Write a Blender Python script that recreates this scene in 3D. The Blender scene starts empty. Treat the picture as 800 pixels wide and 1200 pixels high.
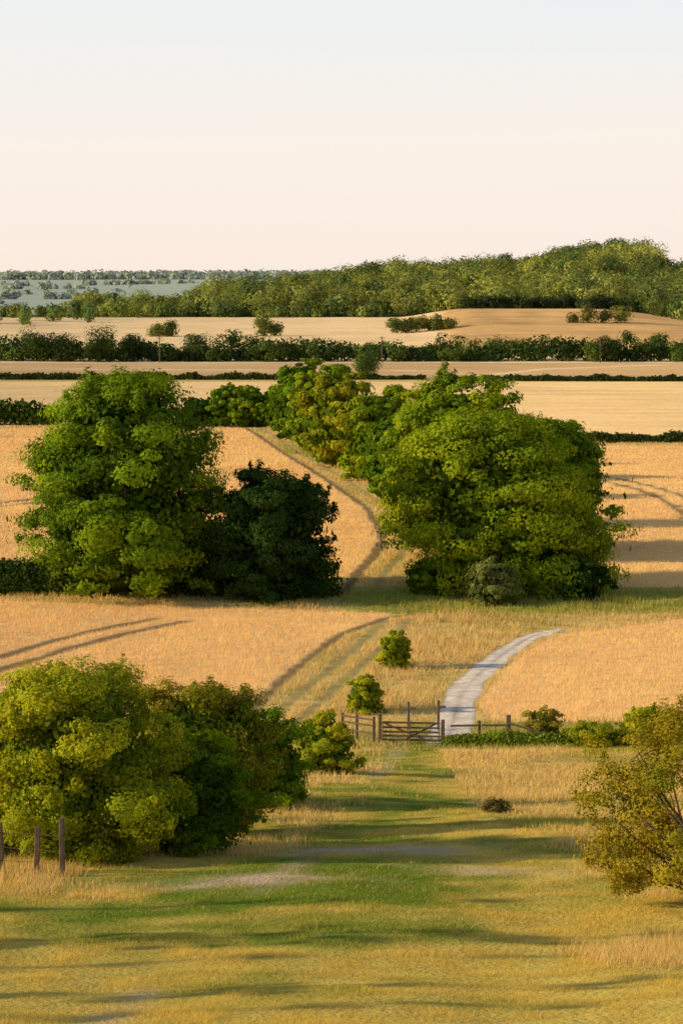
import bpy, math, numpy as np
from mathutils import Vector
S=bpy.context.scene
S.view_settings.view_transform='Standard'; S.view_settings.look='None'; S.view_settings.exposure=0
EYE=21.0
# ---------------------------------------------------------------- noise
def _h(i,j,s):
    v=np.sin(i*127.1+j*311.7+s*74.7)*43758.5453
    return v-np.floor(v)
def vn(x,y,sc,seed=0):
    x=x/sc;y=y/sc
    i=np.floor(x);j=np.floor(y);f=x-i;g=y-j
    f=f*f*(3-2*f);g=g*g*(3-2*g)
    a=_h(i,j,seed);b=_h(i+1,j,seed);c=_h(i,j+1,seed);d=_h(i+1,j+1,seed)
    return (a*(1-f)+b*f)*(1-g)+(c*(1-f)+d*f)*g
def fbm(x,y,sc,seed=0,o=4):
    r=0;a=.5;t=0
    for k in range(o):
        r=r+a*vn(x,y,sc,seed+k*13);t+=a;a*=.5;sc*=.5
    return r/t
def ss(x,a,b):
    t=np.clip((x-a)/(b-a),0,1);return t*t*(3-2*t)
# ---------------------------------------------------------------- terrain
def ip(y,pts):
    p=np.array(pts,float);return np.interp(y,p[:,0],p[:,1])
def smooth_ip(v,pts):
    p=np.array(pts,float);X=p[:,0];Y=p[:,1]
    m=np.gradient(Y,X)
    dx=np.diff(X);dl=np.diff(Y)/dx
    m[1:-1]=np.where(dl[:-1]*dl[1:]<=0,0,2*dl[:-1]*dl[1:]/np.where(dl[:-1]+dl[1:]==0,1,dl[:-1]+dl[1:]))
    v=np.clip(v,X[0],X[-1])
    k=np.clip(np.searchsorted(X,v,side='right')-1,0,len(X)-2)
    h=X[k+1]-X[k];t=(v-X[k])/h
    return (2*t**3-3*t**2+1)*Y[k]+(t**3-2*t**2+t)*h*m[k]+(-2*t**3+3*t**2)*Y[k+1]+(t**3-t**2)*h*m[k+1]
PROF=[(-300,34),(-60,27),(0,19.3),(20,14),(35,10.1),(57,7.02),(80,3.8),(100,1.0),(107,.2),(114,0),(600,0),(700,.3),(850,1.8),(1000,4.4),(1100,5),(1400,4),(2000,-3),(3000,1),(3800,9),(4600,19),(5200,12),(7000,-10),(14000,-120)]
RIDGE=[(-400,-4),(-220,-4),(-150,-2),(-117,-1),(-80,3.5),(-42,7.5),(0,12.5),(26,17.5),(60,18),(85,19),(127,24),(165,30),(185,28.5),(205,18),(230,14),(300,12),(500,12),(900,8),(1500,4)]
def H(x,y):
    x=np.asarray(x,float);y=np.asarray(y,float)
    z=smooth_ip(y,PROF)
    w=ss(y,1010,1480)*(1-ss(y,1700,2400))
    z=z*(1-w)+smooth_ip(x*1500/np.maximum(y,1000),RIDGE)*w
    m=ss(x,22,52)*(1-ss(x,98,150))
    z=z+4.4*m*ss(y,690,930)*(1-ss(y,960,1150))
    far=ss(y,2200,3200)
    z=z+far*(fbm(x,y,900,3)-.5)*18
    near=1-ss(y,100,112)
    z=z+near*(fbm(x,y,9,5,3)-.5)*.6+near*(vn(x,y,1.3,8)-.5)*.06
    z=z+ss(np.abs(x),250,900)*ss(y,300,900)*(1-ss(y,1500,2500))*(fbm(x,y,400,9)*6)
    return z
def Hs(x,y): return float(H(np.array([x]),np.array([y]))[0])
def pdist(x,y,pts):
    d=np.full(np.shape(x),1e9)
    for (a,b),(c,e) in zip(pts[:-1],pts[1:]):
        ux,uy=c-a,e-b;L=ux*ux+uy*uy
        t=np.clip(((x-a)*ux+(y-b)*uy)/L,0,1)
        d=np.minimum(d,np.hypot(x-a-t*ux,y-b-t*uy))
    return d
def cr(pts,n=5):
    P=[np.array(p,float) for p in pts];P=[2*P[0]-P[1]]+P+[2*P[-1]-P[-2]];o=[]
    for i in range(1,len(P)-2):
        for k in range(n):
            t=k/n
            o.append(.5*(2*P[i]+(P[i+1]-P[i-1])*t+(2*P[i-1]-5*P[i]+4*P[i+1]-P[i+2])*t*t+(3*P[i]-P[i-1]-3*P[i+1]+P[i+2])*t**3))
    o.append(P[-2]);return [tuple(q) for q in o]
def offs(pts,d):
    p=np.array(pts);t=np.gradient(p,axis=0);t/=np.linalg.norm(t,axis=1)[:,None]
    return [tuple(q) for q in p+np.stack([-t[:,1],t[:,0]],1)*d]
# ---------------------------------------------------------------- layout (metres)
A_EDGE=[(109,-5),(116.7,-4.3),(125.2,-3.1),(133,-1.7),(141.6,0),(148.7,2.9)]
LANE=[(106,-3),(113.3,-2),(123,-.2),(133.7,1.9),(147,4.15)]
PATH=cr([(4.6,106.5),(5.0,110),(5.3,113.3),(6.1,121),(7.5,128),(9.4,135.2),(11.2,140.6),(13.2,143.6)],8)
B_EDGE=[(113,7.2),(117.8,6.8),(126.6,8.3),(135,10.4),(141.6,12.8)]
C_EDGE=[(160,0),(172,1.2),(182,2.5),(190,3.1),(198,3.3),(220,2.3),(253,-1.8),(290,-7),(325,-11.5),(345,-14.5)]
D_EDGE=[(160,16),(200,18),(250,15),(303,8)]
TA=cr([(-23,121),(-18.3,131.5),(-15.8,138),(-13.2,143.2),(-10.5,147.5)])
TRAMS=[offs(TA,1.15),offs(TA,-1.15)]
TD=cr([(22,270),(27.5,252),(30,243),(31.5,232),(32,215),(31,190),(30,165)])
TRAMS+=[offs(TD,1.3),offs(TD,-1.3)]
TC=cr([(-60,200),(-40,214),(-25,235),(-19,270),(-20,338)])
TRAMS+=[offs(TC,1.3),offs(TC,-1.3)]
def regions(x,y):
    A=(y>112)&(y<150.5-.24*(x-3))&(x<ip(y,A_EDGE))
    Bt=np.where(x<20.8,141.6+.77*(x-13),147.6+.1*(x-20.8))
    B=(y>113)&(y<Bt)&(x>ip(y,B_EDGE))
    C=(y>165)&(y<338)&(x<ip(y,C_EDGE))
    D=(y>163)&(y<303)&(x>ip(y,D_EDGE))
    E=(y>np.where(x<-6,342,316))&(y<490)
    F=(y>506)&(y<600)
    return A,B,C,D,E,F
def tram(x,y):
    d=np.full(np.shape(x),1e9);m=(y>108)&(y<345);xx=x[m];yy=y[m];q=np.full(xx.shape,1e9)
    for t in TRAMS: q=np.minimum(q,pdist(xx,yy,t)*np.where(yy>160,.55,.72))
    q=np.minimum(q,pdist(xx,yy,[(b,a) for a,b in A_EDGE]+[(5.5,151)]))
    q=np.minimum(q,pdist(xx,yy,[(b,a) for a,b in C_EDGE])*.85)
    d[m]=q+.25*(vn(xx,yy,1.5,91)-.5)
    return d
WHEAT=np.array([.96,.645,.30]);DRY=np.array([.71,.51,.20]);SOIL=np.array([.20,.125,.065])
GREEN=np.array([.18,.255,.028]);YEL=np.array([.64,.485,.115]);DIRT=np.array([.62,.46,.32])
def meadow(x,y):
    xc=ip(y,[(30,-3.5),(48,-2),(60,0),(80,1.0),(107,3)])
    hw=ip(y,[(30,4),(50,4),(60,3.4),(107,2.2)])
    g=np.exp(-(np.abs(x-xc)/hw)**3)
    n=fbm(x,y,5,21);n2=fbm(x,y,1.2,22);n3=fbm(x*.6,y*2.0,3,23)
    dry=1-g*.56
    dry=dry*.78+(n-.5)*2.1+(n2-.5)*1.5+(n3-.5)*1.2
    dry=dry+.25*(1-ss(y,40,50))-.4*np.exp(-((y-53)/4)**2)*ss(x,-6,-2)*(1-ss(x,9,14))  # greener band in the hollow, its dark shadow put into the colour too
    dry=np.clip(dry,0,1)
    c=GREEN*(1-dry[...,None])+YEL*dry[...,None]
    rd=ss(x,3.2,6.5)*ss(y,58,74)*ss(n,.22,.5)
    c=c*(1-.8*rd[...,None])+DRY*.8*rd[...,None]
    wx=x+(n2-.5)*2.2;wy=y+(n-.5)*3
    dirt=np.maximum(np.exp(-(((wx-.6)/2.1)**2+((wy-59.8)/1.4)**2)),.8*np.exp(-(((wx+1.9)/1.8)**2+((wy-52.3)/.9)**2)))
    dirt=np.maximum(dirt,.6*np.exp(-(((wx-3.4)/1.6)**2+((wy-55.5)/.8)**2)))
    dirt=np.clip(dirt*1.5*(.3+1.1*fbm(x,y,.6,77)),0,1)
    dirt2=np.exp(-(np.abs(x-xc+.3)/.35)**2)*ss(fbm(x,y,6,33),.4,.65)*.6
    dirt=np.maximum(dirt,dirt2)
    c=c*(1-dirt[...,None])+DIRT*dirt[...,None]
    return c,dirt,dry,rd
def ground_col(x,y):
    c=np.zeros(x.shape+(3,))+DRY
    n=fbm(x,y,30,40);n1=fbm(x,y,4,41)
    c=c*(.8+.4*n1)[...,None]
    g=ss(y,149.5,151.5)*(1-ss(y,160,166))*ss(x,-3,3)
    g=np.maximum(g,.7*ss(x,-3,2)*(1-ss(y,108,116))*(y>100))
    g=g*.8+.25*ss(n1,.45,.7)
    g=np.clip(g,0,1)
    c=c*(1-g[...,None])+GREEN*1.1*g[...,None]
    A,B,C,D,E,F=regions(x,y)
    v=(.84+.34*n)[...,None]*(.9+.2*n1)[...,None]
    c=np.where((A|B|C|D)[...,None],WHEAT*.96*v,c)
    sx=vn(x*.1,y,2.5,45)
    c=np.where(E[...,None],np.array([.96,.665,.33])*v*(.92+.14*sx)[...,None],c)
    st=vn(x*.12,y,3.5,3)
    c=np.where(F[...,None],np.array([.68,.45,.235])*v*(.84+.28*st)[...,None],c)
    fl=np.minimum(pdist(x,y,[(30,520),(48,560),(78,585)]),pdist(x,y,[(-70,560),(20,548)]))
    c=np.where((F&(fl<1.6))[...,None],np.array([.88,.66,.42]),c)
    rl=np.minimum(pdist(x,y,[(b,a) for a,b in LANE]),pdist(x,y,[(b-1.5,a) for a,b in LANE]))
    rl=np.minimum(rl,pdist(x,y,[(b+2.0,a) for a,b in C_EDGE]))
    q=(1-ss(rl,.15,.45))*(y>106)*.55
    c=c*(1-q[...,None])+np.array([.26,.22,.09])*q[...,None]
    td=tram(x,y)
    t=(1-ss(td,.2,.45))
    c=c*(1-.85*t[...,None])+SOIL*.85*t[...,None]
    Hh=(y>=600)&(y<1015)
    c=np.where(Hh[...,None],np.array([.96,.69,.385])*v*(.92+.14*vn(x*.1,y,9,46))[...,None],c)
    mm=(ss(x+10*(n-.5)-(y-720)*.035,28,34)*ss(y,690,720))*Hh
    mc=np.array([.66,.41,.185])*(.72+.55*fbm(x,y*.35,9,50))[...,None]*(.85+.3*vn(x*.2,y,6,51))[...,None]
    c=c*(1-mm[...,None])+mc*mm[...,None]
    c=np.where((y>=1015)[...,None],np.array([.07,.09,.03]),c)
    left=(y>1100)&(x*1500/np.maximum(y,1)<-125)
    c=np.where(left[...,None],np.array([.46,.44,.30]),c)
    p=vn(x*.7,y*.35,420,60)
    fc=np.array([.42,.49,.42])*(1-p)[...,None]+np.array([.50,.54,.45])*p[...,None]  # far hills: aerial haze painted in as paler, cooler ground colours
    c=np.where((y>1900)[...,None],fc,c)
    m=1-ss(y,106,109)
    mc,_,_,_=meadow(x,y)
    c=c*(1-m[...,None])+mc*m[...,None]*.9
    return c
# ---------------------------------------------------------------- mesh builder
class MB:
    def __init__(s): s.v=[];s.f=[];s.c=[];s.m=[];s.n=0
    def add(s,v,f,c,m=0):
        v=np.asarray(v,float);f=np.asarray(f,int)
        c=np.broadcast_to(np.asarray(c,float),v.shape)
        s.v.append(v);s.f.append(f+s.n);s.c.append(c);s.m.append(m);s.n+=len(v)
    def build(s,name,mats,smooth=False):
        me=bpy.data.meshes.new(name)
        V=np.concatenate(s.v);me.vertices.add(len(V));me.vertices.foreach_set('co',V.astype(np.float32).ravel())
        L=np.concatenate([f.ravel() for f in s.f]).astype(np.int32)
        tot=np.concatenate([np.full(len(f),f.shape[1]) for f in s.f])
        st=(np.cumsum(tot)-tot).astype(np.int32)
        me.loops.add(len(L));me.loops.foreach_set('vertex_index',L)
        me.polygons.add(len(tot));me.polygons.foreach_set('loop_start',st)
        mi=np.concatenate([np.full(len(f),m) for f,m in zip(s.f,s.m)]).astype(np.int32)
        me.polygons.foreach_set('material_index',mi)
        me.polygons.foreach_set('use_smooth',np.full(len(tot),smooth))
        me.update(calc_edges=True)
        a=me.color_attributes.new('Col','FLOAT_COLOR','POINT')
        C=np.concatenate(s.c);C=np.concatenate([C,np.ones((len(C),1))],1)
        a.data.foreach_set('color',C.astype(np.float32).ravel())
        for m in mats: me.materials.append(m)
        o=bpy.data.objects.new(name,me);S.collection.objects.link(o);return o
# ---------------------------------------------------------------- materials
def newmat(n):
    m=bpy.data.materials.new(n);m.use_nodes=True;nt=m.node_tree;nt.nodes.clear();return m,nt
def leafmat(n,trans=.35,tint=(1.25,1.1,.6)):
    m,nt=newmat(n);N=nt.nodes.new;L=nt.links.new
    a=N('ShaderNodeAttribute');a.attribute_name='Col'
    d=N('ShaderNodeBsdfDiffuse');t=N('ShaderNodeBsdfTranslucent');x=N('ShaderNodeMixShader');x.inputs[0].default_value=trans
    mu=N('ShaderNodeMix');mu.data_type='RGBA';mu.blend_type='MULTIPLY';mu.inputs[0].default_value=1
    L(a.outputs['Color'],mu.inputs[6]);mu.inputs[7].default_value=(*[q*1.25 for q in tint],1)
    L(a.outputs['Color'],d.inputs[0]);L(mu.outputs[2],t.inputs[0]);L(d.outputs[0],x.inputs[1]);L(t.outputs[0],x.inputs[2])
    o=N('ShaderNodeOutputMaterial');L(x.outputs[0],o.inputs[0]);return m
M_LEAF=leafmat('foliage_leaves',.30,(1.35,1.15,.4));M_STRAW=leafmat('dry_stalks',.4,(1.0,.95,.8));M_GRASS=leafmat('grass_blades',.4)
def surf(n,bump=.3,scale=3.0,attr=True,col=(.5,.5,.5),amp=.25,dist=.05,fine=25):
    m,nt=newmat(n);N=nt.nodes.new;L=nt.links.new
    g=N('ShaderNodeNewGeometry')
    n1=N('ShaderNodeTexNoise');n1.inputs['Scale'].default_value=scale;n1.inputs['Detail'].default_value=8
    L(g.outputs['Position'],n1.inputs['Vector'])
    n2=N('ShaderNodeTexNoise');n2.inputs['Scale'].default_value=fine;n2.inputs['Detail'].default_value=3
    L(g.outputs['Position'],n2.inputs['Vector'])
    mr=N('ShaderNodeMapRange');mr.inputs[1].default_value=.3;mr.inputs[2].default_value=.7;mr.inputs[3].default_value=1-amp;mr.inputs[4].default_value=1+amp
    L(n1.outputs['Fac'],mr.inputs[0])
    mu=N('ShaderNodeVectorMath');mu.operation='SCALE'
    if attr:
        a=N('ShaderNodeAttribute');a.attribute_name='Col';L(a.outputs['Color'],mu.inputs[0])
    else: mu.inputs[0].default_value=col
    L(mr.outputs[0],mu.inputs['Scale'])
    d=N('ShaderNodeBsdfDiffuse');d.inputs['Roughness'].default_value=.8;L(mu.outputs[0],d.inputs[0])
    ad=N('ShaderNodeMath');ad.operation='ADD';L(n1.outputs['Fac'],ad.inputs[0]);L(n2.outputs['Fac'],ad.inputs[1])
    b=N('ShaderNodeBump');b.inputs['Strength'].default_value=bump;b.inputs['Distance'].default_value=dist
    L(ad.outputs[0],b.inputs['Height']);L(b.outputs[0],d.inputs['Normal'])
    o=N('ShaderNodeOutputMaterial');L(d.outputs[0],o.inputs[0]);return m
M_GROUND=surf('field_ground',.45,1.1,amp=.14,dist=.15,fine=9)
M_BARK=surf('bark',.6,6,attr=False,col=(.13,.10,.07),dist=.03)
M_WOOD=surf('weathered_wood',.5,5,attr=False,col=(.20,.15,.11),dist=.01,fine=40)
M_CHALK=surf('chalk_gravel',.8,1.6,attr=True,amp=.22,dist=.05,fine=8)
# ---------------------------------------------------------------- ground sheet
def geo(a,b,s0,k):
    o=[a];s=s0
    while o[-1]<b: o.append(o[-1]+s);s*=k
    return o
ys=np.array(list(np.arange(-60,20,3))+list(np.arange(20,108,.4))+list(np.arange(108,345,.5))+list(np.arange(345,1060,2.5))+geo(1060,14000,3,1.035))
xp=list(np.arange(0,20,.35))+list(np.arange(20,50,.8))+list(np.arange(50,260,3))+geo(260,9000,5,1.12)
xs=np.array([-q for q in xp[::-1][:-1]]+xp)
X,Y=np.meshgrid(xs,ys);Z=H(X,Y);nx=len(xs);ny=len(ys)
idx=np.arange(nx*ny).reshape(ny,nx)
F=np.stack([idx[:-1,:-1],idx[:-1,1:],idx[1:,1:],idx[1:,:-1]],-1).reshape(-1,4)
mb=MB();mb.add(np.stack([X,Y,Z],-1).reshape(-1,3),F,ground_col(X,Y).reshape(-1,3));mb.build('ground',[M_GROUND],True)
P=np.array(PATH);T=np.gradient(P,axis=0);T/=np.linalg.norm(T,axis=1)[:,None];Nn=np.stack([-T[:,1],T[:,0]],1)
K=11;rows=[]
W0=ip(P[:,1],[(106,.95),(118,.88),(135,.68),(142,.55),(143.6,.25)])
for k in range(K):
    s=(k/(K-1)-.5)*2
    w=W0*(1+.45*(vn(P[:,0],P[:,1],1.2,2+(s>0))-.5))
    q=P+Nn*(s*w)[:,None];rows.append(np.stack([q[:,0],q[:,1],H(q[:,0],q[:,1])+.025-.02*abs(s)**4],1))
V=np.stack(rows,1);m_=len(P);ii=np.arange(m_*K).reshape(m_,K)
F=np.stack([ii[:-1,:-1],ii[:-1,1:],ii[1:,1:],ii[1:,:-1]],-1).reshape(-1,4)
tt=np.abs(np.linspace(-1,1,K))[None,:,None]
cc=np.array([.76,.66,.58])*(1-.3*np.exp(-(tt/.2)**2)*(.5+vn(P[:,0],P[:,1],2,5))[:,None,None])*(1-.25*(tt>.85))+0*V
mb=MB();mb.add(V.reshape(-1,3),F,cc.reshape(-1,3));mb.build('chalk_path',[M_CHALK],True)
# ---------------------------------------------------------------- blades
def blades(name,x,y,h,w,col,mat,rng,lean=.35,base=.75):
    n=len(x);a=rng.uniform(0,2*np.pi,n);z=H(x,y)-.02
    dx=np.cos(a)*w/2;dy=np.sin(a)*w/2
    lx=rng.normal(0,lean,n)*h+.1*h;ly=rng.normal(0,lean,n)*h
    v=np.empty((n,3,3));v[:,0]=np.stack([x-dx,y-dy,z],1);v[:,1]=np.stack([x+dx,y+dy,z],1);v[:,2]=np.stack([x+lx,y+ly,z+h],1)
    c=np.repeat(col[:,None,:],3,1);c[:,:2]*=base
    mb=MB();mb.add(v.reshape(-1,3),np.arange(n*3).reshape(n,3),c.reshape(-1,3));return mb.build(name,[mat])
rng=np.random.default_rng(7)
def samp(n,y0,y1,k=.16,m=6):
    y=y0*np.exp(rng.uniform(0,math.log(y1/y0),n));x=rng.uniform(-1,1,n)*(k*y+m);return x,y
x,y=samp(480000,112,345)
A,B,C,D,E,Ff=regions(x,y)
keep=(A|B|C|D)&(tram(x,y)>.34)
keep&=pdist(x,y,PATH)>1.0
x=x[keep];y=y[keep];n=len(x)
n30=fbm(x,y,22,40);n4=fbm(x,y,3,43)
h=(.20+.07*rng.random(n)+.14*(n4-.5))
w=.028*(y/115)**1.35
col=WHEAT*(.80+.38*n30+.34*(n4-.5)+.30*(rng.random(n)-.5))[:,None]
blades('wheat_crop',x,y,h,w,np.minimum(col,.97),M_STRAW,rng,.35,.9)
# tall dry grass
x,y=samp(470000,38,345,.16,4)
A,B,C,D,E,Ff=regions(x,y)
g1=fbm(x,y,3,71);g2=fbm(x,y,1.0,72)
val=(y>109)&~(A|B|C|D|E)&(pdist(x,y,PATH)>ip(y,[(106,.95),(144,.5)])+.3*g2)&(tram(x,y)>.4)
rut=np.minimum(pdist(x,y,[(b+.0,a) for a,b in LANE]),pdist(x,y,[(b-1.5,a) for a,b in LANE]))
rutc=pdist(x,y,[(b+2.0,a) for a,b in C_EDGE])
val&=(rut>.3)&(rutc>.35)
_,_,_,rd=meadow(x,y)
xj=x+(g1-.5)*5+(g2-.5)*2+rng.normal(0,.25,len(x))
mead=(y<=109)&((rd>.2)&(g1>.33)|((xj<-5.4)&(y<62)&(y>49.5+g2))|((xj>5.4)&(y<62)&(y>36)&(g1>.42))|((np.abs(xj-ip(y,[(56,-2.4),(75,-1.0),(90,.3),(106,.5)]))<1.3)&(y>58)&(g1>.4))|(y>103.5))
keep=(val|mead)&(rng.random(len(x))<.35+g1)
x=x[keep];y=y[keep];g1=g1[keep];g2=g2[keep];n=len(x)
h=(.13+.65*np.clip(g1-.2,0,1)*rng.uniform(.4,1.2,n)+.15*g2)*np.where(y<109,.6,.95)
w=.022*(y/60)**1.15
gr=np.clip((fbm(x,y,6,75)-.48)*3,0,1)[:,None]
gr=np.maximum(gr,((y>150)&(y<163)&(x>0))[:,None]*.75)
gr=np.maximum(gr,((y>104)&(y<113)&(x>3))[:,None]*.8)
tn=rng.random(n)[:,None]
col=(np.array([.95,.69,.31])*tn+np.array([.76,.52,.18])*(1-tn))*(1-gr)+np.array([.40,.40,.07])*gr
col=np.minimum(col*(.8+.4*rng.random(n))[:,None],.97)
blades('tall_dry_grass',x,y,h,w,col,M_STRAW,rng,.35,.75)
# short meadow grass
x,y=samp(700000,29,109,.15,2.5)
mc,dirt,dry,rd=meadow(x,y)
keep=rng.random(len(x))>dirt*1.3
x=x[keep];y=y[keep];mc=mc[keep];dry=dry[keep];n=len(x)
g=fbm(x,y,.7,81,3);gg=fbm(x,y,2.2,82,3)
h=.022+.15*np.clip(g-.28,0,1)*rng.uniform(.4,1.6,n)+.10*np.clip(gg-.5,0,1)
w=.011*(y/45)**1.2
col=mc*(.70+.6*rng.random(n)+.8*(g-.5)+.4*(gg-.5))[:,None]
sp=(rng.random(n)<.16)[:,None];col=np.where(sp,np.array([.82,.65,.30]),col)
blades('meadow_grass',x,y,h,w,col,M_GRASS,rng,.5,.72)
# ---------------------------------------------------------------- trees
def unit(v): return v/np.maximum(np.linalg.norm(v,axis=-1,keepdims=True),1e-9)
def leaves(mb,C,R,COL,CC,n,size,rng,spread=.36,up=.1,mi=0,fuzz=.11):
    w=(R[:,0]*R[:,2]);w=w/w.sum();k=rng.choice(len(C),n,p=w)
    u=unit(rng.normal(size=(n,3)))
    rad=(.3+.72*np.sqrt(rng.random(n)))[:,None]+rng.exponential(fuzz,n)[:,None]
    p=C[k]+u*R[k]*rad
    nr=unit(u*.6+unit(p-CC[k])*.7+unit(rng.normal(size=(n,3)))*spread+np.array([0,0,up]))
    t=unit(np.cross(nr,rng.normal(size=(n,3))));b=np.cross(nr,t)
    s=(size*rng.uniform(.6,1.35,n))[:,None]
    v=np.stack([p-t*s*.5,p-b*s*.3,p+t*s*.5,p+b*s*.3],1)
    c=COL[k]*(.82+.36*rng.random(n))[:,None]
    c=np.repeat(c[:,None,:],4,1)
    mb.add(v.reshape(-1,3),np.arange(n*4).reshape(n,4),c.reshape(-1,3),mi)
def tube(mb,pts,rad,mi=1,sides=7):
    pts=np.array(pts,float);m=len(pts);V=[]
    for i in range(m):
        t=unit(pts[min(i+1,m-1)]-pts[max(i-1,0)]);a=unit(np.cross(t,[.3,1,.1]));b=np.cross(t,a)
        for k in range(sides):
            an=2*math.pi*k/sides;V.append(pts[i]+(a*math.cos(an)+b*math.sin(an))*rad[i])
    f=[]
    for i in range(m-1):
        for k in range(sides): f.append([i*sides+k,i*sides+(k+1)%sides,(i+1)*sides+(k+1)%sides,(i+1)*sides+k])
    mb.add(V,f,(.1,.08,.05),mi)
BP=([0,.12,.3,.5,.65,.78,.88,.95,1],[.86,.98,1,.95,.86,.70,.52,.36,.12])
def crownR(t,kind):
    t=np.clip(t,0,1)
    if kind=='beech': return np.interp(t,*BP)
    if kind=='open': return np.sqrt(np.clip(1-((t-.5)/.55)**2,0,1))
    return np.where(t<.35,.78+.22*(t/.35),np.sqrt(np.clip(1-((t-.35)/.68)**2,0,1)))
def tree(name,x,y,Ht,W,kind='dome',nleaf=50000,ls=.28,cols=None,seed=0,nc=200,cb=.12,trunk=.3,lean=(0,0),D=None,gap=0,stems=1,lobes=18,shoots=0,full=.5):
    rng=np.random.default_rng(seed+100);z0=Hs(x,y);D=D or W
    tl=(np.arange(lobes)+rng.random(lobes))/lobes;tl=tl**1.12;thl=np.arange(lobes)*2.4+rng.normal(0,.4,lobes)
    rl=crownR(tl,kind)*rng.uniform(full,.84,lobes)
    LR=rng.uniform(.14,.24,lobes)*W
    LC=np.stack([x+lean[0]*tl+rl*np.cos(thl)*W/2,y+lean[1]*tl+rl*np.sin(thl)*D/2,z0+Ht*(cb+.03+(.9-cb)*tl)],1)
    k=rng.integers(0,lobes,nc);u=unit(rng.normal(size=(nc,3))+np.array([0,0,.3]))
    C=LC[k]+u*(LR[k]*rng.uniform(.55,1.12,nc))[:,None]*np.array([1,1,.8])
    C[:,2]=np.clip(C[:,2],z0+.03*Ht+cb*Ht*.5,z0+Ht*.97)
    tc=np.clip((C[:,2]-z0-cb*Ht)/(Ht*(1-cb)),0,1);env=crownR(tc,kind)*1.02+.06
    dx=(C[:,0]-x-lean[0]*tc)/(W/2);dy=(C[:,1]-y-lean[1]*tc)/(D/2);q=np.hypot(dx,dy);f=np.where(q>env,env/np.maximum(q,1e-6),1)
    C[:,0]=x+lean[0]*tc+dx*f*W/2;C[:,1]=y+lean[1]*tc+dy*f*D/2
    r=W*.035+rng.random(nc)**2*W*.055+.05;R=np.stack([r*rng.uniform(.8,1.5,nc),r*rng.uniform(.8,1.5,nc),r*rng.uniform(.45,.75,nc)],1)
    if gap:
        kk=rng.random(nc)>gap;C=C[kk];R=R[kk];k=k[kk]
    if shoots:
        j=rng.choice(len(C),shoots);o=unit(C[j]-np.array([x,y,z0+Ht*.35]))
        s=C[j]+o*R[j]*.9+o*W*.02*rng.random(shoots)[:,None]+np.array([0,0,1.])*rng.uniform(.0,.02,shoots)[:,None]*Ht
        C=np.concatenate([C,s]);rr=.024*W*rng.uniform(.5,1.2,shoots);R=np.concatenate([R,np.stack([rr,rr,rr*1.5],1)]);k=np.concatenate([k,k[j]])
    n=len(C);ml=rng.random(lobes)[k][:,None]*.6+rng.random(n)[:,None]*.4
    COL=(np.array(cols[0])*ml+np.array(cols[1])*(1-ml))*rng.uniform(.8,1.2,n)[:,None]
    CC=LC[k]*.5+.5*np.array([x+lean[0]*.5,y+lean[1]*.5,z0+Ht*.4])
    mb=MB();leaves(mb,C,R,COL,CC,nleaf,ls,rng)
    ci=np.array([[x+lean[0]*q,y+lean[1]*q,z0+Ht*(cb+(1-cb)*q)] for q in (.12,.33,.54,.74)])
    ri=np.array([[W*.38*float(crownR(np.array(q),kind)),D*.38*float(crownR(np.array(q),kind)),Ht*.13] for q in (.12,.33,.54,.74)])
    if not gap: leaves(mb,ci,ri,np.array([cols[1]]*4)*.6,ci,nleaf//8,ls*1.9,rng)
    top=np.array([x+lean[0]*.8,y+lean[1]*.8,z0+Ht*.8])
    for s in range(stems):
        o=np.array([rng.normal(0,.04),rng.normal(0,.04),0])*(stems>1)*W
        b0=np.array([x,y,z0-.2])+o;md=(b0+top)/2+np.array([rng.normal(0,.03)*Ht,rng.normal(0,.03)*Ht,0])+o
        tube(mb,[b0,b0*.7+md*.3,md,top+o],[trunk*1.25,trunk*.85,trunk*.5,trunk*.1])
    for i in range(lobes):
        f=np.clip((LC[i,2]-z0)/Ht*.55,.12,.7);s0=np.array([x,y,z0])*(1-f)+top*f
        mid=s0*.5+LC[i]*.5+np.array([0,0,-.03*Ht]);tube(mb,[s0,mid,LC[i]],[trunk*.4,trunk*.25,trunk*.08],sides=5)
    for i in rng.choice(n,min(n,40),replace=False): tube(mb,[LC[k[i]],(LC[k[i]]+C[i])/2,C[i]],[trunk*.1,trunk*.05,trunk*.02],sides=4)
    return mb.build(name,[M_LEAF,M_BARK])
BE=((.23,.33,.012),(.095,.18,.014));BG=((.35,.40,.014),(.135,.23,.015));DK=((.05,.10,.018),(.035,.075,.015));YG=((.50,.47,.022),(.20,.28,.017));OR=((.38,.36,.02),(.18,.25,.017))
tree('beech_tree',-14.3,159,14.7,13.6,'beech',100000,.25,BE,1,460,.08,.4,lobes=44,shoots=60,full=.6)
tree('sycamore_tree',-4.6,158,8.5,8.8,'dome',52000,.24,DK,2,260,.04,.25,lobes=26,shoots=50,full=.55)
tree('beech_tree',11.6,163,11.6,15.0,'beech',100000,.25,BG,3,460,.01,.4,D=13,lobes=44,shoots=60,full=.6,lean=(-2.2,0))
tree('beech_tree',9.6,181,13.9,12.0,'beech',60000,.28,BG,4,280,.04,.4,lobes=28,shoots=20,full=.6)
tree('beech_tree',15.8,186,10.2,11,'beech',36000,.31,BE,5,200,.04,.4,full=.6)
tree('beech_tree',8.0,203,11.6,9.5,'dome',34000,.33,BG,6,160,.04,.4)
tree('hawthorn_tree',5.0,228,8.6,6.8,'dome',20000,.34,BE,7,110,.03,.3,lobes=12)
tree('beech_tree',4.2,250,10.0,9.0,'dome',24000,.4,BG,8,130,.04,.35,lobes=14)
tree('field_maple_tree',0,268,10.6,9.5,'dome',24000,.4,OR,9,130,.04,.35,lobes=14)
tree('beech_tree',-2.2,290,10.6,8.5,'dome',22000,.43,BG,10,120,.04,.35,lobes=14)
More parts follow.
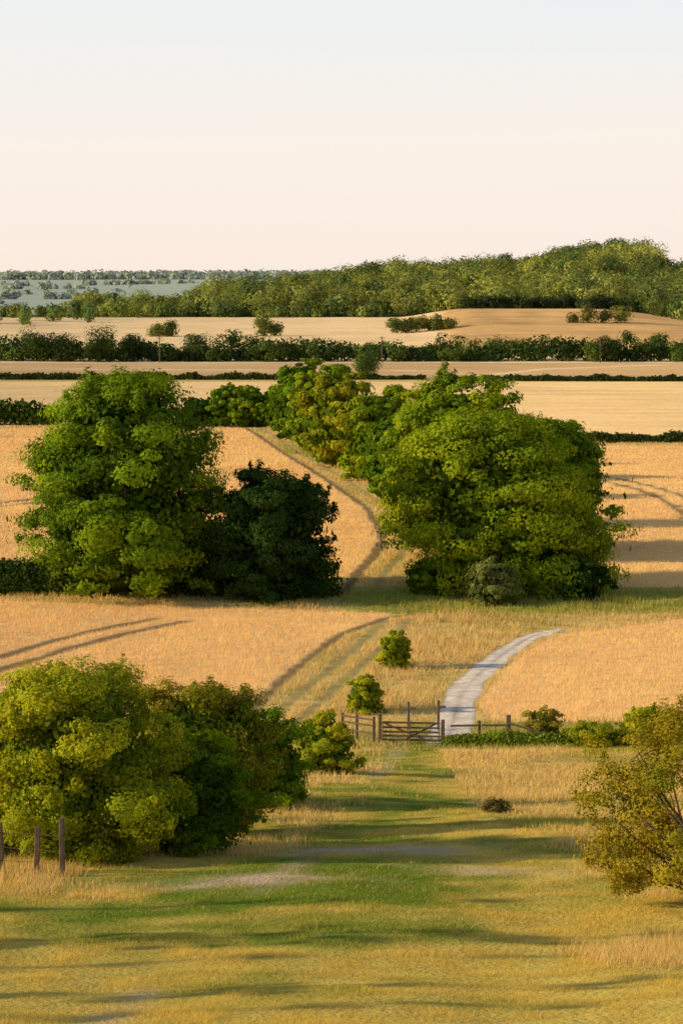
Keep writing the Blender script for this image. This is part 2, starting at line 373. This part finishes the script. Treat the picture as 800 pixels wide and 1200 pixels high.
tree('beech_tree',-5.4,312,10.8,8.5,'dome',20000,.45,BE,11,110,.04,.35,lobes=14)
tree('hawthorn_tree',-7.6,336,6,7,'dome',12000,.5,BE,12,60,.03,.3,lobes=12)
tree('elder_bush',9.6,155.0,3.1,4.0,'dome',12000,.2,((.24,.27,.08),(.14,.18,.045)),13,90,.02,.08)
tree('elder_bush',15.6,158,2.4,4.5,'dome',9000,.22,DK,14,80,.02,.08)
tree('elder_bush',5.6,160,2.0,3.0,'dome',6000,.2,BE,15,60,.02,.08,lobes=12)
for i,(a,b,hh,ww,cl) in enumerate([(-20.5,343,4.2,6,DK),(-16.5,342,6.0,6,BE),(-13.4,341,6.6,6,BG),(-10.2,341,5,5,BE)]):
    tree('hawthorn_tree',a,b,hh,ww,'dome',9000,.4,cl,20+i,70,.04,.2,lobes=12)
tree('hawthorn_tree',-6.3,57.5,4.85,4.9,'open',90000,.085,YG,30,340,.03,.12,stems=3,lobes=26,shoots=120,full=.45)
tree('hawthorn_tree',-9.2,59.5,4.0,4.6,'open',36000,.10,YG,31,180,.03,.12,stems=3,shoots=40)
tree('field_maple_tree',-4.0,65,4.2,4.4,'open',70000,.095,((.42,.30,.03),(.13,.20,.015)),32,280,.03,.12,stems=3,lobes=24,shoots=100,full=.45)
tree('hawthorn_tree',-3.7,59.5,2.9,3.4,'dome',36000,.09,BE,33,180,.02,.1,stems=3,shoots=60)
tree('blackthorn_bush',-2.7,74,2.9,3.8,'dome',30000,.11,BE,34,180,.02,.08,stems=3,shoots=50)
tree('hawthorn_bush',-.6,88,2.2,2.7,'dome',26000,.10,YG,35,140,.02,.06,stems=3,shoots=50)
tree('hawthorn_bush',1.15,115.8,1.8,1.9,'dome',12000,.11,YG,36,80,.02,.05,stems=3,lobes=12,shoots=16)
tree('hawthorn_bush',2.95,129,2.0,1.95,'dome',12000,.12,YG,37,80,.02,.05,stems=3,lobes=12,shoots=16)
tree('hawthorn_tree',7.1,48.8,4.0,5.0,'open',54000,.07,((.36,.28,.022),(.17,.19,.016)),40,240,.14,.11,lean=(.3,0),gap=.12,lobes=28,shoots=80,full=.55)
tree('dog_rose_bush',9.1,107.5,1.6,1.9,'open',5000,.1,((.42,.27,.05),(.25,.26,.03)),41,60,.1,.04,lobes=12,shoots=20)
tree('bramble_bush',11.2,106,1.0,2.6,'dome',7000,.1,OR,42,60,.02,.04,lobes=12)
tree('bramble_bush',14,107,1.5,3.2,'dome',9000,.12,YG,43,60,.02,.04,lobes=12,shoots=20)
tree('bramble_bush',4.6,71,.35,1.1,'dome',2500,.06,((.2,.15,.05),(.14,.13,.04)),44,40,.02,.02,lobes=8)
# trees up the bank to the left, whose long shadows cross the meadow
for i,(a,b,hh,ww,gp) in enumerate([(-15,29.2,8.0,2.6,.35),(-19,32.5,8.8,.9,.4),(-16,35.4,7.4,1.7,.3),(-24,38.0,9.6,1.0,.4),(-14,42.2,6.8,2.2,.3),(-22,46,8.6,1.2,.4),(-14.5,67,5.5,2.2,.2),(-15,74,6.5,1.6,.3),(-16,81,6.5,2.4,.3),(-20,87,7,1.2,.3)]):
    tree('ash_tree',a,b,hh,ww,'open',3600,.16,BE,50+i,70,.25,.09,gap=gp,lobes=12,full=.3)
# ---------------------------------------------------------------- hedges and masses
def hedge(name,pts,h,w,n,ls,col,seed,var=.35):
    rng=np.random.default_rng(seed);P=np.array(pts,float);L=np.r_[0,np.cumsum(np.linalg.norm(np.diff(P,axis=0),axis=1))]
    s=rng.uniform(0,L[-1],n);x=np.interp(s,L,P[:,0]);y=np.interp(s,L,P[:,1])
    hh=h*(1+var*(fbm(s,s*0,h*2.2,seed)-.5)*2)
    a=rng.uniform(0,np.pi,n);r=.75+.3*rng.random(n)
    y=y+np.cos(a)*w/2*r;x=x+rng.normal(0,.2*w,n)
    z=H(x,y)+hh*np.clip(np.sin(a),0,1)**.5*r*rng.random(n)**.35
    p=np.stack([x,y,z],1)
    nr=unit(np.stack([rng.normal(0,.5,n),np.cos(a),np.sin(a)],1)+rng.normal(size=(n,3))*.5)
    t=unit(np.cross(nr,rng.normal(size=(n,3))));b=np.cross(nr,t);sz=(ls*rng.uniform(.6,1.4,n))[:,None]
    v=np.stack([p-t*sz*.5,p-b*sz*.35,p+t*sz*.5,p+b*sz*.35],1)
    c=np.array(col)*(.6+.7*fbm(s,z,h,seed+5)+.3*(rng.random(n)-.5))[:,None]
    mb=MB();mb.add(v.reshape(-1,3),np.arange(n*4).reshape(n,4),np.repeat(c[:,None],4,1).reshape(-1,3));return mb.build(name,[M_LEAF])
hedge('hedge',[(-34,160.5),(-14,160),(-1,158.5)],2.9,3.0,40000,.24,(.05,.095,.017),1)
hedge('hedge',[(14,309),(30,308),(80,310)],1.2,1.6,9000,.5,(.06,.085,.02),2,.6)
hedge('hedge',[(-85,347),(-46,346),(-40,345)],3.3,4,7000,.7,(.055,.09,.015),3,.6)
hedge('hedge',[(-120,499),(-40,499),(17,500)],1.3,2,9000,.8,(.06,.08,.022),4,.8)
hedge('hedge',[(21,494),(60,492),(120,490)],1.1,2,7000,.8,(.06,.08,.022),5,.8)
hedge('hedge',[(4.7,106.4),(9,106.6),(20,107)],.6,1.0,16000,.12,(.22,.29,.03),6)
hedge('hedge',[(-60,112),(-14,110.5),(-6,108.5)],1.6,1.6,12000,.2,(.10,.14,.02),7)
hedge('hedge',[(-160,611),(-70,611),(150,609)],5.0,5,26000,.9,(.07,.11,.03),8,.8)
def mass(name,T,per,ls,cols,seed,nl=7,bri=(.7,1.3)):
    rng=np.random.default_rng(seed);T=np.array(T,float);n=len(T);z=H(T[:,0],T[:,1])
    th=rng.uniform(0,2*np.pi,(n,nl));tt=rng.uniform(.12,.82,(n,nl));rr=crownR(tt,'dome')*rng.uniform(.2,.65,(n,nl))
    cx=T[:,0:1]+rr*np.cos(th)*T[:,3:4]/2;cy=T[:,1:2]+rr*np.sin(th)*T[:,3:4]/2;cz=z[:,None]+T[:,2:3]*tt
    C=np.stack([cx,cy,cz],-1).reshape(-1,3);r=(T[:,3:4]*rng.uniform(.18,.34,(n,nl))).reshape(-1)
    R=np.stack([r,r,r*.8],1)
    m=rng.random(n)[:,None];tc=(np.array(cols[0])*m+np.array(cols[1])*(1-m))*rng.uniform(*bri,n)[:,None]
    COL=np.repeat(tc,nl,0);CC=np.repeat(np.stack([T[:,0],T[:,1],z+T[:,2]*.4],1),nl,0)
    mb=MB();leaves(mb,C,R,COL,CC,n*per,ls,rng,.2,.1,0,.04);return mb.build(name,[M_LEAF])
r=np.random.default_rng(5)
T=[]
for q in np.arange(-66,150,2.6): T.append((q+r.normal(0,1.3),612+r.normal(0,5),r.uniform(4.0,8.2)*(.8+.4*float(vn(np.array([q]),np.array([0.]),16,3)[0])),r.uniform(5,9)))
for q in np.arange(-150,-66,3.4): T.append((q,614+r.normal(0,4),r.uniform(3.0,6.5),r.uniform(6,8)))
mass('tree_belt',T,330,.8,((.11,.16,.032),(.055,.10,.026)),11)
for i,q in enumerate([(-60,604,9.8,10),(-76,607,8.5,10),(-70,608,7.8,9),(-53,608,6.8,8),(-36,608,7.2,9),(66,607,7.4,9)]):
    mass('oak_tree',[q],2800,.5,((.07,.10,.028),(.05,.08,.024)),32+i*7,16)
mass('oak_tree',[(5,505,5.4,6.2)],3200,.4,((.1,.15,.03),(.08,.12,.03)),31,18)
T=[]
for yy in np.arange(1018,1570,11):
    for xx in np.arange(-175,430,12):
        a=xx+r.normal(0,4.5);b=yy+r.normal(0,4.5)
        e=a*1500/b
        if e<-165+(b-1020)*.02: continue
        if e<-60 and b>1500: continue
        s=1.0 if e>-90 else .7
        T.append((a,b,r.uniform(6,17)*s,r.uniform(12,22)*s))
print('wood trees',len(T))
mass('hillside_woodland',T,300,1.5,((.40,.42,.10),(.08,.145,.06)),12,6,(.5,1.3))
T=[(q+r.normal(0,2),1500+r.normal(0,12),r.uniform(12,19),r.uniform(9,14)) for q in np.arange(95,188,5)]
mass('ridge_pine_trees',T,300,1.6,((.09,.14,.06),(.07,.11,.055)),33)
T=[(q,950+r.normal(0,15),r.uniform(5,10),r.uniform(7,11)) for q in np.arange(-210,-95,7)]
T+=[(q,1010+r.normal(0,6),r.uniform(4,8),r.uniform(7,11)) for q in np.arange(-230,20,5)]
T+=[(r.uniform(122,150),r.uniform(900,980),r.uniform(8,13),r.uniform(9,13)) for q in range(22)]
mass('distant_field_trees',T,300,1.3,((.24,.29,.07),(.10,.16,.06)),13)
T=[(-26,815,7,9),(-22,817,5,7),(-58,812,5,8),(-62,814,4,8)]
T+=[(q,845+r.normal(0,4),r.uniform(3.5,6),7) for q in np.arange(18,40,2.5)]
T+=[(86,850,7,9),(92,852,5,8),(98,851,6.5,9),(81,853,3.5,6)]
mass('field_trees',T,700,.8,((.18,.19,.045),(.09,.13,.035)),14,12)
T=[(q,985+r.normal(0,3),r.uniform(4,6),8) for q in np.arange(50,120,3)]
mass('hilltop_hedge',T,300,1.1,((.05,.075,.03),(.04,.06,.03)),15)
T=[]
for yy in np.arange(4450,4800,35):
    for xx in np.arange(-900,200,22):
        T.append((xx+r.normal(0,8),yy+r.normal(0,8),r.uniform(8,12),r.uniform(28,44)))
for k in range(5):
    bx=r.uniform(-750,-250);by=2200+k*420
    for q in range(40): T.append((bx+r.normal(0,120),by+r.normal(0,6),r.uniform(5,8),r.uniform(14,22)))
mass('distant_woodland',T,60,8,((.36,.43,.43),(.34,.41,.42)),16,5,(.96,1.04))  # pale bluish leaf colours stand in for air haze
# ---------------------------------------------------------------- timber
def beam(mb,a,b,w,t,wob=0):
    a=np.array(a,float);b=np.array(b,float);d=unit(b-a);up=np.array([0,0,1.]) if abs(d[2])<.9 else np.array([0,1.,0])
    s=unit(np.cross(d,up));u=np.cross(s,d);V=[]
    L=np.linalg.norm(b-a);bev=.2
    for e,k in ((0,1-bev),(min(.02/L,.2),1),(1-min(.02/L,.2),1),(1,1-bev)):
        c=a+(b-a)*e
        for i,j in ((-1,-.7),(-.7,-1),(.7,-1),(1,-.7),(1,.7),(.7,1),(-.7,1),(-1,.7)): V.append(c+s*i*t/2*k+u*j*w/2*k)
    f=[]
    for i in range(3):
        for k in range(8): f.append([i*8+k,i*8+(k+1)%8,(i+1)*8+(k+1)%8,(i+1)*8+k])
    n0=mb.n;mb.add(V,f,(.2,.2,.2));
    mb.f.append(np.array([[n0+k for k in range(8)][::-1],[n0+24+k for k in range(8)]]));mb.m.append(0)
GY=106.6
def gz(x,y=GY): return Hs(x,y)
mb=MB()
x0,x1=1.72,4.4
beam(mb,(x0,GY,gz(x0)-.3),(x0,GY,gz(x0)+1.35),.17,.17)
beam(mb,(x1+.12,GY,gz(x1)-.3),(x1+.12,GY,gz(x1)+1.15),.16,.16)
zb=gz(3)
for k,hh in enumerate((.2,.38,.56,.76,.98)): beam(mb,(x0+.1,GY-.0,zb+hh),(x1,GY,zb+hh-.05),.085,.045)
for xx in (x0+.14,(x0+x1)/2,x1-.05): beam(mb,(xx,GY-.05,zb+.12),(xx,GY-.05,zb+1.02),.08,.04)
beam(mb,(x0+.15,GY-.09,zb+.98),(x1-.7,GY-.09,zb+.2),.08,.035)
beam(mb,(x1-.1,GY+.05,zb+.95),(x0+1.2,GY+.05,zb+.22),.08,.035)
mb.build('wooden_field_gate',[M_WOOD])
mb=MB()
fp=[(.05,108.5),(.7,107.8),(1.45,106.9)]
for a,b in fp: beam(mb,(a,b,gz(a,b)-.3),(a,b,gz(a,b)+1.15),.13,.13)
for (a,b),(c,d) in zip(fp[:-1],fp[1:]):
    for hh in (.4,.75,1.02): beam(mb,(a,b-.08,gz(a,b)+hh),(c,d-.08,gz(c,d)+hh),.09,.04)
mb.build('wooden_fence',[M_WOOD])
mb=MB()
fp=[(4.75,106.55),(6.15,106.6),(7.45,106.6)]
for i,(a,b) in enumerate(fp[1:]): beam(mb,(a,b,gz(a,b)-.3),(a,b,gz(a,b)+(1.1,1.35)[i]),.12+.08*i,.12+.08*i)
for (a,b),(c,d) in zip(fp[:-1],fp[1:]):
    for hh in (.45,.9): beam(mb,(a+.1,b-.1,gz(a,b)+hh),(c,d-.1,gz(c,d)+hh),.09,.04)
beam(mb,(7.45,106.5,gz(7.45)+1.0),(9.2,106.4,gz(9.2)+.5),.09,.05)
mb.build('wooden_fence',[M_WOOD])
for i,(a,b,hh) in enumerate([(3.1,110.5,1.4),(4.5,111,1.4)]):
    mb=MB();beam(mb,(a,b,gz(a,b)-.2),(a,b,gz(a,b)+hh),.12,.12);beam(mb,(a,b-.07,gz(a,b)+hh-.3),(a+.35,b-.07,gz(a,b)+hh-.3),.1,.03);mb.build('footpath_post',[M_WOOD])
mb=MB();tops=[]
for i,(a,b) in enumerate([(-9.4,54.2),(-7.75,54.3),(-6.95,54),(-6.3,53.6)]):
    z=gz(a,b);lx=(.03,-.05,.06,0)[i];hh=(1.2,1.15,1.1,1.35)[i];beam(mb,(a,b,z-.3),(a+lx,b,z+hh),.13,.12);tops.append((a+lx*.8,b-.07,z))
for p_,q_ in zip(tops[:-1],tops[1:]):
    for hh in (.3,.6,.95): tube(mb,[(p_[0],p_[1],p_[2]+hh),((p_[0]+q_[0])/2,(p_[1]+q_[1])/2,(p_[2]+q_[2])/2+hh-.02),(q_[0],q_[1],q_[2]+hh)],[.006]*3,0,4)
mb.build('wire_fence',[M_WOOD])
for a,b in [(-45,600),(10,600),(64,600)]:
    mb=MB();z=gz(a,b);tube(mb,[(a,b,z-.3),(a,b,z+3),(a,b,z+6.5)],[.17,.15,.12],0,8);beam(mb,(a-.8,b-.2,z+6.1),(a+.8,b-.2,z+6.1),.15,.12);mb.build('telegraph_pole',[M_WOOD])
# ---------------------------------------------------------------- light
EL=math.radians(18.5);d=np.array([-1,-.16]);d/=np.linalg.norm(d)
sv=Vector((d[0]*math.cos(EL),d[1]*math.cos(EL),math.sin(EL)))
sl=bpy.data.lights.new('sun','SUN');sl.energy=5;sl.angle=math.radians(.8);sl.color=(1,.79,.44)
so=bpy.data.objects.new('sun',sl);S.collection.objects.link(so);so.rotation_euler=sv.to_track_quat('Z','Y').to_euler()
w=bpy.data.worlds.new('World');S.world=w;w.use_nodes=True;nt=w.node_tree;bg=nt.nodes['Background'];N=nt.nodes.new;L=nt.links.new
sk=N('ShaderNodeTexSky');sk.sky_type='NISHITA';sk.sun_disc=False;sk.sun_elevation=EL;sk.sun_rotation=math.atan2(d[0],d[1])%(2*math.pi)
sk.air_density=1;sk.dust_density=2;sk.ozone_density=1
tc=N('ShaderNodeTexCoord');sp=N('ShaderNodeSeparateXYZ');L(tc.outputs['Generated'],sp.inputs[0])
mp=N('ShaderNodeMapping');mp.inputs['Scale'].default_value=(1.5,1.5,22);L(tc.outputs['Generated'],mp.inputs[0])
nz=N('ShaderNodeTexNoise');nz.inputs['Scale'].default_value=2;nz.inputs['Detail'].default_value=5;L(mp.outputs[0],nz.inputs['Vector'])
ma=N('ShaderNodeMath');ma.operation='MULTIPLY_ADD';L(nz.outputs['Fac'],ma.inputs[0]);ma.inputs[1].default_value=.022;L(sp.outputs['Z'],ma.inputs[2])
rp=N('ShaderNodeValToRGB');L(ma.outputs[0],rp.inputs[0]);e=rp.color_ramp.elements
e[0].position=.0;e[0].color=(.93,.80,.69,1);e[1].position=1;e[1].color=(.22,.32,.48,1)
for p_,c_ in ((.02,(.97,.84,.74)),(.065,(.96,.88,.80)),(.12,(.85,.885,.885)),(.26,(.42,.50,.61))):
    q=e.new(p_);q.color=(*c_,1)
sc=N('ShaderNodeVectorMath');sc.operation='SCALE';L(sk.outputs[0],sc.inputs[0]);sc.inputs['Scale'].default_value=.12
mr=N('ShaderNodeMapRange');L(sp.outputs['Z'],mr.inputs[0]);mr.inputs[1].default_value=.2;mr.inputs[2].default_value=.6;mr.inputs[3].default_value=0;mr.inputs[4].default_value=.7
mx=N('ShaderNodeMix');mx.data_type='RGBA';L(mr.outputs[0],mx.inputs[0]);L(rp.outputs[0],mx.inputs[6]);L(sc.outputs[0],mx.inputs[7])
L(mx.outputs[2],bg.inputs[0]);bg.inputs[1].default_value=1
# ---------------------------------------------------------------- camera
cd=bpy.data.cameras.new('camera');cd.sensor_fit='VERTICAL';cd.sensor_height=36;cd.lens=85;cd.clip_end=30000;cd.clip_start=.5
co=bpy.data.objects.new('camera',cd);S.collection.objects.link(co);co.location=(0,0,EYE);co.rotation_euler=(math.radians(90)-.0967,0,0);S.camera=co
